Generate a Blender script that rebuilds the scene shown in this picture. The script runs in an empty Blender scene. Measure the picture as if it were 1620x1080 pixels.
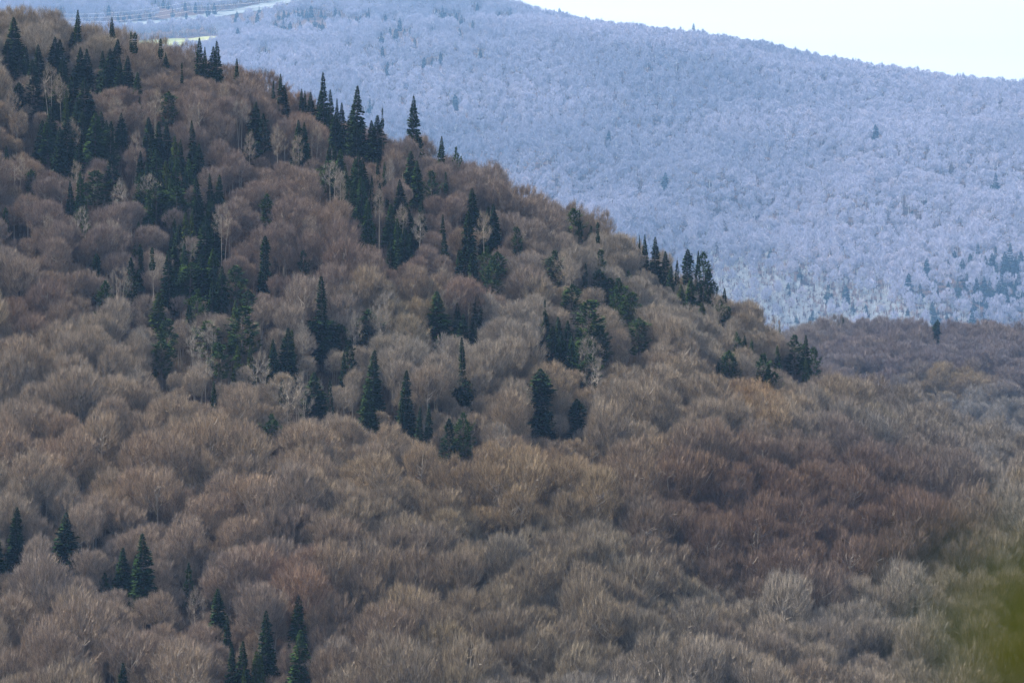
import bpy, math, random
import numpy as np
from mathutils import Vector

sc = bpy.context.scene
random.seed(11)
RNG = np.random.default_rng(7)

# ------------------------------------------------------------------ camera
F = 6400.0            # focal length in pixels of the 1620 px wide photograph
VH = 300.0            # picture row of the horizon
cam_d = bpy.data.cameras.new("camera")
cam = bpy.data.objects.new("camera", cam_d)
sc.collection.objects.link(cam)
PITCH = math.atan((540.0 - VH) / F)
cam.location = (0, 0, 0)
cam.rotation_euler = (math.pi / 2 - PITCH, 0, 0)
cam_d.sensor_width = 36.0
cam_d.lens = F / 1620.0 * 36.0
cam_d.clip_start = 0.1
cam_d.clip_end = 30000
cam_d.dof.use_dof = True
cam_d.dof.focus_distance = 800
cam_d.dof.aperture_fstop = 2.8
sc.camera = cam

# ------------------------------------------------------------------ light
SUN_EL, SUN_AZ = math.radians(47), math.radians(-60)   # azimuth clockwise from +Y
world = bpy.data.worlds.new("World")
sc.world = world
world.use_nodes = True
nt = world.node_tree
nt.nodes.clear()
sky = nt.nodes.new("ShaderNodeTexSky")
sky.sky_type = 'NISHITA'
sky.sun_disc = False
sky.sun_elevation = SUN_EL
sky.sun_rotation = SUN_AZ
sky.air_density = 0.6
sky.dust_density = 3.5
bg = nt.nodes.new("ShaderNodeBackground")
bg.inputs[1].default_value = 0.115
outw = nt.nodes.new("ShaderNodeOutputWorld")
tcw = nt.nodes.new("ShaderNodeTexCoord")
mpw = nt.nodes.new("ShaderNodeMapping"); mpw.inputs["Scale"].default_value = (1, 1, 14)
nzw = nt.nodes.new("ShaderNodeTexNoise"); nzw.inputs["Scale"].default_value = 3.0; nzw.inputs["Detail"].default_value = 5
crw = nt.nodes.new("ShaderNodeValToRGB")
crw.color_ramp.elements[0].position = .3; crw.color_ramp.elements[0].color = (4.8, 5.4, 5.5, 1)
crw.color_ramp.elements[1].position = .7; crw.color_ramp.elements[1].color = (5.8, 5.8, 5.8, 1)
mxw = nt.nodes.new("ShaderNodeMix"); mxw.data_type = 'RGBA'; mxw.inputs[0].default_value = .6
nt.links.new(tcw.outputs["Generated"], mpw.inputs[0]); nt.links.new(mpw.outputs[0], nzw.inputs["Vector"]); nt.links.new(nzw.outputs[0], crw.inputs[0])
nt.links.new(sky.outputs[0], mxw.inputs[6]); nt.links.new(crw.outputs[0], mxw.inputs[7])
sep = nt.nodes.new("ShaderNodeSeparateXYZ"); mrw = nt.nodes.new("ShaderNodeMapRange")
mrw.inputs[1].default_value = 0.0; mrw.inputs[2].default_value = .35; mrw.inputs[3].default_value = .88; mrw.inputs[4].default_value = .15
nt.links.new(tcw.outputs["Generated"], sep.inputs[0]); nt.links.new(sep.outputs[2], mrw.inputs[0]); nt.links.new(mrw.outputs[0], mxw.inputs[0])
nt.links.new(mxw.outputs[2], bg.inputs[0])
nt.links.new(bg.outputs[0], outw.inputs[0])

sun_d = bpy.data.lights.new("sun", 'SUN')
sun_d.energy = 5.0
sun_d.angle = math.radians(0.6)
sun_d.color = (1.0, 0.90, 0.76)
sun = bpy.data.objects.new("sun", sun_d)
sc.collection.objects.link(sun)
sdir = Vector((math.sin(SUN_AZ) * math.cos(SUN_EL), math.cos(SUN_AZ) * math.cos(SUN_EL), math.sin(SUN_EL)))
sun.rotation_euler = sdir.to_track_quat('Z', 'Y').to_euler()

sc.view_settings.view_transform = 'Standard'
sc.view_settings.look = 'None'
sc.view_settings.exposure = 1.36
sc.view_settings.gamma = 1.0
sc.cycles.volume_bounces = 0
sc.cycles.max_bounces = 4
sc.cycles.diffuse_bounces = 2
sc.cycles.use_denoising = True

# ------------------------------------------------------------------ helpers
CP, SP = math.cos(PITCH), math.sin(PITCH)

def ray(u, v):
    a, b = (u - 810.0) / F, (540.0 - v) / F
    y = CP + b * SP
    z = -SP + b * CP
    return a / y, z / y                       # x and z per metre of y

def at(u, v, D):
    rx, rz = ray(u, v)
    return (rx * D, D, rz * D)

def project(x, y, z):
    dep = y * CP - z * SP
    up = y * SP + z * CP
    return 810.0 + F * x / dep, 540.0 - F * up / dep, dep

def tag(o, label=None, cat=None, group=None, kind=None):
    if label: o['label'] = label
    if cat: o['category'] = cat
    if group: o['group'] = group
    if kind: o['kind'] = kind
    return o

def link(o, parent=None):
    sc.collection.objects.link(o)
    if parent is not None: o.parent = parent
    return o

class MB:
    """collects faces for one mesh"""
    def __init__(s):
        s.v, s.f, s.m = [], [], []
    def tri(s, a, b, c, m=0):
        n = len(s.v); s.v += [a, b, c]; s.f.append((n, n + 1, n + 2)); s.m.append(m)
    def quad(s, a, b, c, d, m=0):
        n = len(s.v); s.v += [a, b, c, d]; s.f.append((n, n + 1, n + 2, n + 3)); s.m.append(m)
    def limb(s, pts, rad, k=3, m=0):
        """tapered tube through pts"""
        rings = []
        for i, p in enumerate(pts):
            p = Vector(p)
            t = (Vector(pts[min(i + 1, len(pts) - 1)]) - Vector(pts[max(i - 1, 0)]))
            if t.length < 1e-6: t = Vector((0, 0, 1))
            t.normalize()
            a = t.cross(Vector((1, 0.3, 0.1))).normalized(); b = t.cross(a)
            n = len(s.v)
            for j in range(k):
                w = 2 * math.pi * j / k
                s.v.append(tuple(p + (a * math.cos(w) + b * math.sin(w)) * rad[i]))
            rings.append(n)
        for q in range(len(rings) - 1):
            for j in range(k):
                j2 = (j + 1) % k
                s.f.append((rings[q] + j, rings[q] + j2, rings[q + 1] + j2, rings[q + 1] + j)); s.m.append(m)
    def mesh(s, name, mats, smooth=False):
        me = bpy.data.meshes.new(name)
        me.from_pydata(s.v, [], s.f)
        for m in mats: me.materials.append(m)
        if len(mats) > 1: me.polygons.foreach_set("material_index", s.m)
        if smooth: me.polygons.foreach_set("use_smooth", [True] * len(s.f))
        me.update()
        return me

# ------------------------------------------------------------------ materials
def new_mat(name, rough=0.9):
    m = bpy.data.materials.new(name); m.use_nodes = True
    b = m.node_tree.nodes["Principled BSDF"]
    b.inputs["Roughness"].default_value = rough
    b.inputs["Specular IOR Level"].default_value = 0.08
    return m, m.node_tree, b

def ramp_mat(name, stops, patch=None, patch_scale=0.02, patch_amt=0.5, fine=None, rough=0.9, tint=None):
    """per-tree colour from Object Info random; `patch` adds a second colour where a stand of that species grows"""
    m, t, b = new_mat(name, rough)
    oi = t.nodes.new("ShaderNodeObjectInfo")
    r = t.nodes.new("ShaderNodeValToRGB")
    while len(r.color_ramp.elements) < len(stops): r.color_ramp.elements.new(0.5)
    for e, (p, c) in zip(r.color_ramp.elements, stops):
        e.position = p; e.color = (*c, 1)
    t.links.new(oi.outputs["Random"], r.inputs[0])
    col = r.outputs[0]
    if patch:
        n = t.nodes.new("ShaderNodeTexNoise"); n.inputs["Scale"].default_value = patch_scale
        n.inputs["Detail"].default_value = 2
        t.links.new(oi.outputs["Location"], n.inputs["Vector"])
        mr = t.nodes.new("ShaderNodeMapRange"); mr.inputs[1].default_value = 0.45; mr.inputs[2].default_value = 0.62
        mr.inputs[4].default_value = patch_amt
        t.links.new(n.outputs[0], mr.inputs[0])
        mx = t.nodes.new("ShaderNodeMix"); mx.data_type = 'RGBA'
        mx.inputs[7].default_value = (*patch, 1)
        t.links.new(mr.outputs[0], mx.inputs[0]); t.links.new(col, mx.inputs[6])
        col = mx.outputs[2]
    if fine:
        g = t.nodes.new("ShaderNodeNewGeometry")
        mr = t.nodes.new("ShaderNodeMapRange"); mr.inputs[3].default_value = fine[0]; mr.inputs[4].default_value = fine[1]
        t.links.new(g.outputs["Random Per Island"], mr.inputs[0])
        mx = t.nodes.new("ShaderNodeMix"); mx.data_type = 'RGBA'; mx.blend_type = 'MULTIPLY'
        mx.inputs[0].default_value = 1
        t.links.new(col, mx.inputs[6]); t.links.new(mr.outputs[0], mx.inputs[7])
        col = mx.outputs[2]
    if tint:
        mx = t.nodes.new("ShaderNodeMix"); mx.data_type = 'RGBA'; mx.blend_type = 'MULTIPLY'; mx.inputs[0].default_value = 1
        mx.clamp_result = True
        t.links.new(col, mx.inputs[6])
        if tint == 'object': t.links.new(oi.outputs["Color"], mx.inputs[7])
        else:
            at_ = t.nodes.new("ShaderNodeAttribute"); at_.attribute_type = 'INSTANCER'; at_.attribute_name = "tint"
            t.links.new(at_.outputs["Color"], mx.inputs[7])
        col = mx.outputs[2]
    t.links.new(col, b.inputs["Base Color"])
    return m

TW = dict(stops=[(0, (.232, .192, .150)), (.3, (.268, .225, .174)), (.5, (.295, .247, .183)), (.7, (.242, .216, .183)), (.88, (.248, .202, .159)), (1, (.298, .25, .175))],
          patch=(.275, .254, .22), patch_scale=.018, patch_amt=.65, fine=(.35, 1.65))
M_TWIG = ramp_mat("bare_twigs", tint='object', **TW)
M_TWIG_I = ramp_mat("bare_twigs_woodland", tint='instance', **TW)
M_BARK = ramp_mat("grey_bark", [(0, (.24, .215, .18)), (.5, (.34, .31, .27)), (1, (.17, .14, .12))], fine=(.8, 1.2))
M_BIRCH = ramp_mat("birch_bark", [(0, (.40, .345, .27)), (1, (.52, .46, .38))], fine=(.8, 1.1))
M_NEEDLE = ramp_mat("spruce_needles", [(0, (.010, .027, .005)), (.4, (.013, .035, .006)), (.7, (.009, .027, .007)), (1, (.024, .048, .007))], fine=(.75, 1.25), rough=1)
M_PINE = ramp_mat("pine_needles", [(0, (.024, .056, .010)), (.5, (.034, .072, .011)), (1, (.022, .048, .016))], fine=(.75, 1.25), rough=1)
M_CEDAR = ramp_mat("cedar_sprays", [(0, (.040, .068, .008)), (1, (.062, .086, .010))], fine=(.75, 1.25), rough=1)
M_TRUNKC = ramp_mat("conifer_bark", [(0, (.10, .075, .06)), (1, (.15, .12, .10))])
M_FTWIG = ramp_mat("far_twigs_hazed", [(0, (.37, .37, .46)), (.35, (.435, .43, .53)), (.6, (.41, .42, .53)), (.85, (.46, .46, .57)), (1, (.46, .43, .49))],
                   patch=(.27, .28, .36), patch_scale=.0026, patch_amt=.7, fine=(.85, 1.15))  # pale lavender-blue puts distance haze and brightness into the twig colour
M_FPALE = ramp_mat("pale_young_stems", [(0, (.44, .48, .51)), (1, (.57, .61, .64))], fine=(.8, 1.1))
M_FNEEDLE = ramp_mat("far_needles", [(0, (.012, .030, .02)), (1, (.03, .055, .028))], fine=(.6, 1.4))

def ground_mat(name, c1, c2, scale):
    m, t, b = new_mat(name, 1.0)
    tc = t.nodes.new("ShaderNodeNewGeometry")
    n = t.nodes.new("ShaderNodeTexNoise"); n.inputs["Scale"].default_value = scale; n.inputs["Detail"].default_value = 8
    t.links.new(tc.outputs["Position"], n.inputs["Vector"])
    r = t.nodes.new("ShaderNodeValToRGB")
    r.color_ramp.elements[0].position = .35; r.color_ramp.elements[0].color = (*c1, 1)
    r.color_ramp.elements[1].position = .65; r.color_ramp.elements[1].color = (*c2, 1)
    t.links.new(n.outputs[0], r.inputs[0]); t.links.new(r.outputs[0], b.inputs["Base Color"])
    return m
M_GROUND = ground_mat("leaf_litter", (.035, .024, .020), (.085, .055, .040), .35)

# ------------------------------------------------------------------ terrain: heights through surveyed points
NEAR = [  # picture column, row of the canopy, distance
    (0, 1080, 640), (400, 1080, 632), (810, 1080, 628), (1200, 1080, 636), (1620, 1080, 650),
    (-160, 1080, 650), (1790, 1080, 665),
    (0, 800, 690), (400, 800, 688), (800, 800, 690), (1180, 800, 708), (1620, 800, 735), (1790, 800, 750), (-160, 800, 700),
    (0, 500, 760), (300, 560, 745), (420, 680, 722), (560, 740, 712), (740, 760, 706), (300, 480, 768), (600, 600, 742), (800, 620, 738), (960, 700, 730),
    (1160, 640, 770), (1300, 705, 775), (1450, 715, 795), (1620, 775, 795), (1790, 760, 800),
    (0, 250, 815), (250, 300, 806), (500, 350, 800), (700, 430, 790), (900, 500, 788), (1080, 560, 790),
    (-160, 35, 880), (0, 68, 862), (130, 84, 862), (240, 108, 858), (380, 135, 858), (470, 180, 860), (560, 205, 862), (640, 228, 864),
    (720, 268, 864), (850, 328, 866), (960, 368, 868), (1060, 425, 868), (1150, 485, 862), (1230, 530, 860), (1300, 605, 850), (1380, 640, 846), (1480, 662, 850), (1620, 722, 860), (1790, 760, 870),
    # middle crest on the right
    (1190, 560, 1560), (1300, 522, 1600), (1450, 526, 1600), (1620, 542, 1620), (1790, 548, 1640), (1350, 580, 1450), (1500, 605, 1430), (1620, 650, 1400), (1790, 665, 1400),
]
SUNK = [  # x, y, z of hidden or near ground
    (0, 0, -1.8), (-12, 0, -1.6), (12, 0, -2.2), (0, 10, -4.5), (0, 40, -17), (0, 110, -48), (0, 300, -108), (0, 480, -108), (0, 570, -101),
    (-60, 40, -17), (60, 40, -17), (-90, 300, -105), (90, 300, -108), (-100, 560, -100), (100, 560, -103), (0, -100, 10), (-200, -50, 5), (200, -50, 5),
    (-110, 960, 25), (-60, 980, -8), (0, 980, -35), (50, 985, -62), (95, 960, -82), (135, 960, -84),
    (70, 1100, -92), (140, 1100, -102), (210, 1100, -106), (100, 1250, -105), (190, 1250, -110), (-200, 1300, -60), (0, 1350, -110), (-300, 1800, -150), (0, 1900, -175), (300, 1900, -170), (0, 2500, -160), (-350, 2500, -150), (350, 2500, -160),
]
FS = 1.7
FAR = [
    (1620, 540, 2950), (1350, 530, 2980), (1100, 500, 3020), (1100, 430, 3150), (1350, 440, 3130), (1620, 440, 3120), (1900, 500, 3000), (1900, 350, 3200),
    (1620, 300, 3450), (1350, 280, 3480), (1100, 280, 3450), (800, 300, 3400), (500, 250, 3500), (200, 200, 3550), (-200, 200, 3600),
    (1620, 170, 3780), (1540, 190, 3800), (1470, 176, 3830), (1400, 162, 3880), (1330, 138, 3905), (1250, 110, 3930), (1170, 88, 3955), (1100, 64, 3980), (960, 42, 4020), (850, 44, 4060), (790, 38, 4090),
    (750, 34, 4200), (1760, 140, 3800), (1900, 130, 3850), (800, 120, 3800), (600, 120, 3800), (450, 110, 3830),
    (300, 105, 3820), (180, 110, 3830), (-50, 110, 3850), (280, 74, 4000), (240, 66, 4160), (330, 60, 4190), (180, 62, 4150), (450, 60, 4100),
    (180, 42, 4420), (400, 18, 4480), (600, 20, 4420), (100, -18, 4700), (290, 8, 4760), (200, -6, 4740), (-200, -25, 4700), (440, -20, 4800), (560, -45, 4850), (680, -30, 4600),
]
BACK = [(-800, 5600, 60), (-300, 5600, 60), (200, 5200, -20), (700, 4700, -20), (1000, 4500, -20), (-800, 7000, -40), (0, 7000, -60), (800, 7000, -60),
        (0, 9500, -60), (3000, 9500, -60), (-3000, 9500, -60), (-3000, 4000, 50), (3000, 4000, 0), (-2500, 0, 0), (2500, 0, 0), (-1500, 1500, -60), (1500, 1500, -100)]
P = []
for u, v, D in NEAR:
    x, y, z = at(u, v, D); P.append((x, y, z - 9.0))
for p in SUNK: P.append(p)
for u, v, D in FAR:
    x, y, z = at(u, v, D * FS); P.append((x, y, z - 11.5 * FS))
P += [(a * FS, b * FS, c) for a, b, c in BACK]
P += [(-500, 3600, -170), (0, 3600, -185), (500, 3600, -185), (-500, 4500, -190), (0, 4500, -200), (500, 4500, -210)]
P = np.array(P, float)
SC = 100.0
XY = P[:, :2] / SC
def kern(d): return d
A = kern(np.linalg.norm(XY[:, None] - XY[None], axis=2))
A += np.eye(len(P)) * -0.02                      # a little smoothing
Q = np.c_[np.ones(len(P)), XY]
K = np.block([[A, Q], [Q.T, np.zeros((3, 3))]])
W = np.linalg.solve(K, np.r_[P[:, 2], np.zeros(3)])
def ground(x, y):
    x = np.asarray(x, float); y = np.asarray(y, float)
    sh = x.shape
    X = np.c_[x.ravel(), y.ravel()] / SC
    out = np.empty(len(X))
    for i in range(0, len(X), 20000):
        q = X[i:i + 20000]
        d = np.linalg.norm(q[:, None] - XY[None], axis=2)
        out[i:i + 20000] = kern(d) @ W[:-3] + W[-3] + q @ W[-2:]
    und = (np.sin(x / 9.0 + y / 23.0) * np.cos(y / 11.0) * 0.7).ravel()
    k = np.clip((y.ravel() - 200) / 300, 0, 1)
    kf = np.clip((y.ravel() - 4600) / 900, 0, 1) * np.clip((6700 - y.ravel()) / 900, .15, 1)
    fold = (13 * np.sin(x / 95 + y / 240 + 1.5 * np.sin(y / 310)) * np.sin(y / 150 - x / 230) + 7 * np.sin(x / 41 - y / 120)).ravel()
    return (out + und * k + fold * kf).reshape(sh)

ys = np.concatenate([np.linspace(-150, 500, 50), np.linspace(508, 1760, 190), np.linspace(1790, 4700, 60), np.linspace(4740, 8500, 140), np.linspace(8600, 16200, 30)])
ss = np.linspace(-1, 1, 121); ss = np.sign(ss) * np.abs(ss) ** 1.6
GX, GY = np.meshgrid(ss, ys)
GX = GX * (700 + 0.28 * np.clip(GY, 0, None))
GZ = ground(GX, GY)
nv = GX.shape
verts = np.c_[GX.ravel(), GY.ravel(), GZ.ravel()]
idx = np.arange(nv[0] * nv[1]).reshape(nv)
faces = np.stack([idx[:-1, :-1], idx[:-1, 1:], idx[1:, 1:], idx[1:, :-1]], -1).reshape(-1, 4)
me = bpy.data.meshes.new("ground")
me.from_pydata(verts.tolist(), [], faces.tolist())
me.materials.append(M_GROUND)
me.polygons.foreach_set("use_smooth", [True] * len(faces)); me.update()
tag(link(bpy.data.objects.new("ground", me)), kind='structure')

# ------------------------------------------------------------------ tree builders
def unit(v):
    n = math.sqrt(v[0] ** 2 + v[1] ** 2 + v[2] ** 2) or 1
    return (v[0] / n, v[1] / n, v[2] / n)

def bare_tree(seed, H, R, base=.42, n2=46, n3=230, per=15, tw=.045, tl=1.4, spread=.5, trunk_r=.17, stems=1, k=3, limbs_in_crown=False):
    """returns (trunk MB, crown MB): trunk and main limbs, and the branches and fine twigs"""
    rn = random.Random(seed)
    T, C = MB(), MB()
    cz, rz = H * (base + 1) / 2 * .98, H * (1 - base) / 2
    def env(dz_bias):
        while True:
            d = unit((rn.gauss(0, 1), rn.gauss(0, 1), rn.gauss(dz_bias, 1)))
            if d[2] > -.75: return d
    lob = [(env(.3), rn.uniform(.0, .42)) for _ in range(8)]
    def shell(d, f):
        g = .80 + sum(a * max(0, d[0] * q[0] + d[1] * q[1] + d[2] * q[2]) ** 5 for q, a in lob)
        taper = 1.0 if d[2] > 0 else 1.0 + .25 * d[2]
        return (d[0] * R * f * g * taper, d[1] * R * f * g * taper, cz + d[2] * rz * f * min(g, 1.12))
    tops = []
    for s in range(stems):
        ox, oy = (0, 0) if stems == 1 else (rn.uniform(-.5, .5), rn.uniform(-.5, .5))
        lx, ly = rn.uniform(-.05, .05) * H + ox * 2, rn.uniform(-.05, .05) * H + oy * 2
        pts = [(ox + lx * t * t, oy + ly * t * t, H * .80 * t) for t in (0, .2, .4, .55, .7, .85, 1)]
        pts[0] = (ox, oy, -1.2)
        T.limb(pts, [trunk_r * (1.15 - .95 * t) for t in (0, .2, .4, .55, .7, .85, 1)], 6)
        tops.append(pts)
    def on_trunk(z):
        pts = rn.choice(tops)
        z = max(.3, min(z, H * .78))
        for a, b in zip(pts, pts[1:]):
            if a[2] <= z <= b[2]:
                t = (z - a[2]) / (b[2] - a[2])
                return tuple(a[i] + (b[i] - a[i]) * t for i in range(3))
        return pts[-1]
    L1 = []
    for i in range(9):
        d = env(.45)
        e = shell(d, rn.uniform(.5, .65))
        rr = math.hypot(e[0], e[1])
        s0 = on_trunk(min(e[2] - rr * rn.uniform(.7, 1.2), H * .7) if e[2] > H * .3 else H * .3)
        mid = tuple(s0[j] * .45 + e[j] * .55 + (0, 0, -rr * .12)[j] for j in range(3))
        (C if limbs_in_crown else T).limb([s0, mid, e], [trunk_r * .5, trunk_r * .34, trunk_r * .2], 4, 1 if limbs_in_crown else 0)
        L1 += [e, mid]
    L1 += [on_trunk(H * .62), on_trunk(H * .76), on_trunk(H * .5)]
    def nearest(p, S):
        return min(S, key=lambda q: (q[0] - p[0]) ** 2 + (q[1] - p[1]) ** 2 + 1.0 * (q[2] - p[2] + .6) ** 2)
    L2 = []
    for i in range(n2):
        e = shell(env(.35), rn.uniform(.62, .86))
        s0 = nearest(e, L1)
        mid = tuple((s0[j] + e[j]) / 2 + rn.uniform(-.25, .25) for j in range(3))
        C.limb([s0, mid, e], [trunk_r * .24, trunk_r * .17, trunk_r * .1], k, 1)
        L2 += [e, mid]
    for i in range(n3):
        d = env(.3)
        e = shell(d, rn.uniform(.72, 1.0) if i % 4 else rn.uniform(.4, .8))
        s0 = nearest(e, L2)
        C.limb([s0, e], [trunk_r * .09, trunk_r * .04], 3)
        out = unit((e[0], e[1], (e[2] - cz) * R / rz))
        for q in range(per):
            t = rn.random() * .8
            b = tuple(s0[j] * t + e[j] * (1 - t) + rn.uniform(-.25, .25) for j in range(3))
            w = unit((out[0] * spread * .8 + rn.gauss(0, .27), out[1] * spread * .8 + rn.gauss(0, .27), out[2] * .3 + .9 + rn.gauss(0, .3)))
            L = tl * rn.uniform(.45, 1.25)
            tip = (b[0] + w[0] * L, b[1] + w[1] * L, b[2] + w[2] * L)
            a = rn.uniform(0, 6.28)
            sx, sy, sz = math.cos(a) * tw * .5, math.sin(a) * tw * .5, rn.uniform(-.3, .3) * tw
            C.tri((b[0] - sx, b[1] - sy, b[2] - sz), (b[0] + sx, b[1] + sy, b[2] + sz), tip)
            if q % 2 == 0:
                m_ = tuple(b[j] * .5 + tip[j] * .5 for j in range(3))
                w2 = unit((w[0] + rn.gauss(0, .5), w[1] + rn.gauss(0, .5), w[2] + rn.gauss(0, .3)))
                C.tri((m_[0] - sx * .7, m_[1] - sy * .7, m_[2]), (m_[0] + sx * .7, m_[1] + sy * .7, m_[2]), (m_[0] + w2[0] * L * .55, m_[1] + w2[1] * L * .55, m_[2] + w2[2] * L * .55))
    return T, C

def conifer(seed, H, R, kind='spire', start=.1, step=.36, sprays=6, ss=1.0):
    rn = random.Random(seed)
    T, C = MB(), MB()
    lean = (rn.uniform(-.02, .02) * H, rn.uniform(-.02, .02) * H)
    tp = lambda t: (lean[0] * t * t, lean[1] * t * t, H * t)
    T.limb([(0, 0, -1.5)] + [tp(t) for t in (.15, .4, .7, .99)], [.22, .18, .14, .08, .015], 6)
    z = H * start
    lobes = [(rn.uniform(0, 6.28), rn.uniform(.75, 1.2)) for _ in range(8)]
    while z < H * .985:
        t = z / H
        s = (t - start) / (1 - start)
        if kind == 'spire': prof = (1 - s) ** .78 * (1 if s > .12 else .6 + s * 3.3)
        elif kind == 'cone': prof = (1 - s) ** .9 * (1 if s > .08 else .7 + s * 3.7)
        elif kind == 'tier': prof = .48 * (1 - s) ** .6 if s > .47 else .62 + .42 * math.sin(s * 5)
        elif kind == 'column': prof = min(1, (1 - s) * 2.4) ** .8 * (.75 + .25 * math.sin(s * 9 + seed))
        elif kind == 'pine': prof = (min(1, (1 - s) * 2.2) ** .8) * (.55 + .45 * abs(math.sin(s * 7.5 + seed)))
        else: prof = (1 - s) ** .8 * (.6 + .4 * abs(math.sin(s * 11 + seed)))
        prof = max(prof, .03)
        gap = kind in ('pine', 'sparse')
        n = rn.randint(5, 7) if gap else rn.randint(8, 11)
        cx, cy, _ = tp(t)
        a0 = rn.uniform(0, 6.28)
        for i in range(n):
            if rn.random() < (.22 if gap else .06): continue
            a = a0 + 6.283 * i / n + rn.uniform(-.3, .3)
            lb = 1 + .12 * math.sin(a * 2 + lobes[int(t * 7)][0]) + .1 * math.sin(a * 3 + seed)
            L = R * prof * lb * rn.uniform(.72, 1.12) * (1.0 if not gap else rn.uniform(.7, 1.25))
            if L < .12: L = .12
            if kind == 'pine': dz0, dz1 = .15, .35
            else: dz0, dz1 = (-.18 if s < .6 else .25), .18
            ca, sa = math.cos(a), math.sin(a)
            m = sprays + 1 if not gap else sprays + 13
            if L > .8:
                e = (cx + ca * L * .9, cy + sa * L * .9, z + dz0 * L * .7)
                C.limb([(cx, cy, z), e], [.035, .012], 3, 1)
            for q in range(m):
                f = (q + rn.random()) / m if not gap else rn.uniform(.3, 1.0)
                f = f ** .75
                px, py = cx + ca * L * f, cy + sa * L * f
                pz = z + dz0 * L * f + dz1 * L * f * f + rn.uniform(-.12, .12)
                w = (.16 + .34 * (1 - abs(f - .55))) * min(L, 1.6) * .75 * ss + .05
                if gap: w = .21 * ss * rn.uniform(.7, 1.3); pz += rn.uniform(-.25, .3)
                side = rn.uniform(-1, 1)
                ang = a + side * 1.0
                ln = (.14 + .5 * min(L, 1.5)) * rn.uniform(.7, 1.2) * ss
                tx, ty = px + math.cos(ang) * ln, py + math.sin(ang) * ln
                tz = pz + rn.uniform(-.30, .12) * ln + (.3 * ln if gap else 0)
                nx, ny = -math.sin(ang) * w * .5, math.cos(ang) * w * .5
                hz = rn.uniform(-.5, .5) * w
                C.quad((px - nx * .4, py - ny * .4, pz), (px + (tx - px) * .45 + nx, py + (ty - py) * .45 + ny, (pz + tz) / 2 + hz),
                       (tx, ty, tz), (px + (tx - px) * .45 - nx, py + (ty - py) * .45 - ny, (pz + tz) / 2 - hz))
        z += step * rn.uniform(.8, 1.2) * (1.0 if not gap else 1.5) * (.55 + .45 * min(1, (1 - s) * 2.5))
    # leader
    x, y, z = tp(.97)
    for q in range(10):
        a = rn.uniform(0, 6.28)
        C.tri((x, y, z - .1), (x + math.cos(a) * .12, y + math.sin(a) * .12, z + .05), (x, y, H * 1.0 + .1))
    return T, C

# templates: dict name -> (trunk mesh, crown mesh, H, R)
def pair(name, TC, tm, cm, smooth=True):
    T, C = TC
    return (T.mesh(name + "_trunk", [tm], smooth), C.mesh(name + "_crown", cm))

BARE = []
for i in range(9):
    rn = random.Random(100 + i)
    H = 12.8 + rn.uniform(-1, 1.5); R = rn.uniform(3.3, 4.5)
    base = rn.uniform(.28, .42)
    BARE.append((*pair("bare_tree", bare_tree(200 + i, H, R, base=base, per=rn.choice([15, 18, 20]), spread=rn.uniform(.35, .65), stems=rn.choice([1, 1, 2])), M_BARK, [M_TWIG, M_BARK]), H, R))
BIRCH = []
for i in range(4):
    H, R = 15.0 + i * .5, (2.0, 2.9, 1.8, 2.4)[i]
    BIRCH.append((*pair("birch_tree", bare_tree(300 + i, H, R, base=.42, n2=24, n3=90, per=9, tl=1.0, tw=.04, trunk_r=.085, stems=1 + i % 2, limbs_in_crown=True), M_BIRCH, [M_TWIG, M_BARK]), H, R))

CON = {}
def con(key, kind, H, R, mat, seeds, **kw):
    CON[key] = [(*pair(key, conifer(s, H, R, kind, **kw), M_TRUNKC, [mat, M_TRUNKC]), H, R) for s in seeds]
con('N', 'spire', 17, 2.0, M_NEEDLE, (1, 2, 3, 4))
con('S', 'cone', 17, 3.0, M_NEEDLE, (11, 12, 13))
con('D', 'tier', 18, 2.5, M_NEEDLE, (21, 22))
con('C', 'column', 16, 2.0, M_NEEDLE, (31, 32))
con('P', 'pine', 16, 2.6, M_PINE, (41, 42, 43, 44), start=.3)
con('Y', 'spire', 15, 2.0, M_CEDAR, (51, 52, 53))
con('G', 'spire', 16, 2.2, M_PINE, (61, 62, 63))
con('W', 'sparse', 17, 2.4, M_NEEDLE, (71, 72, 73), start=.25)
con('T', 'column', 17, 1.1, M_NEEDLE, (81, 82), start=.72)

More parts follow.
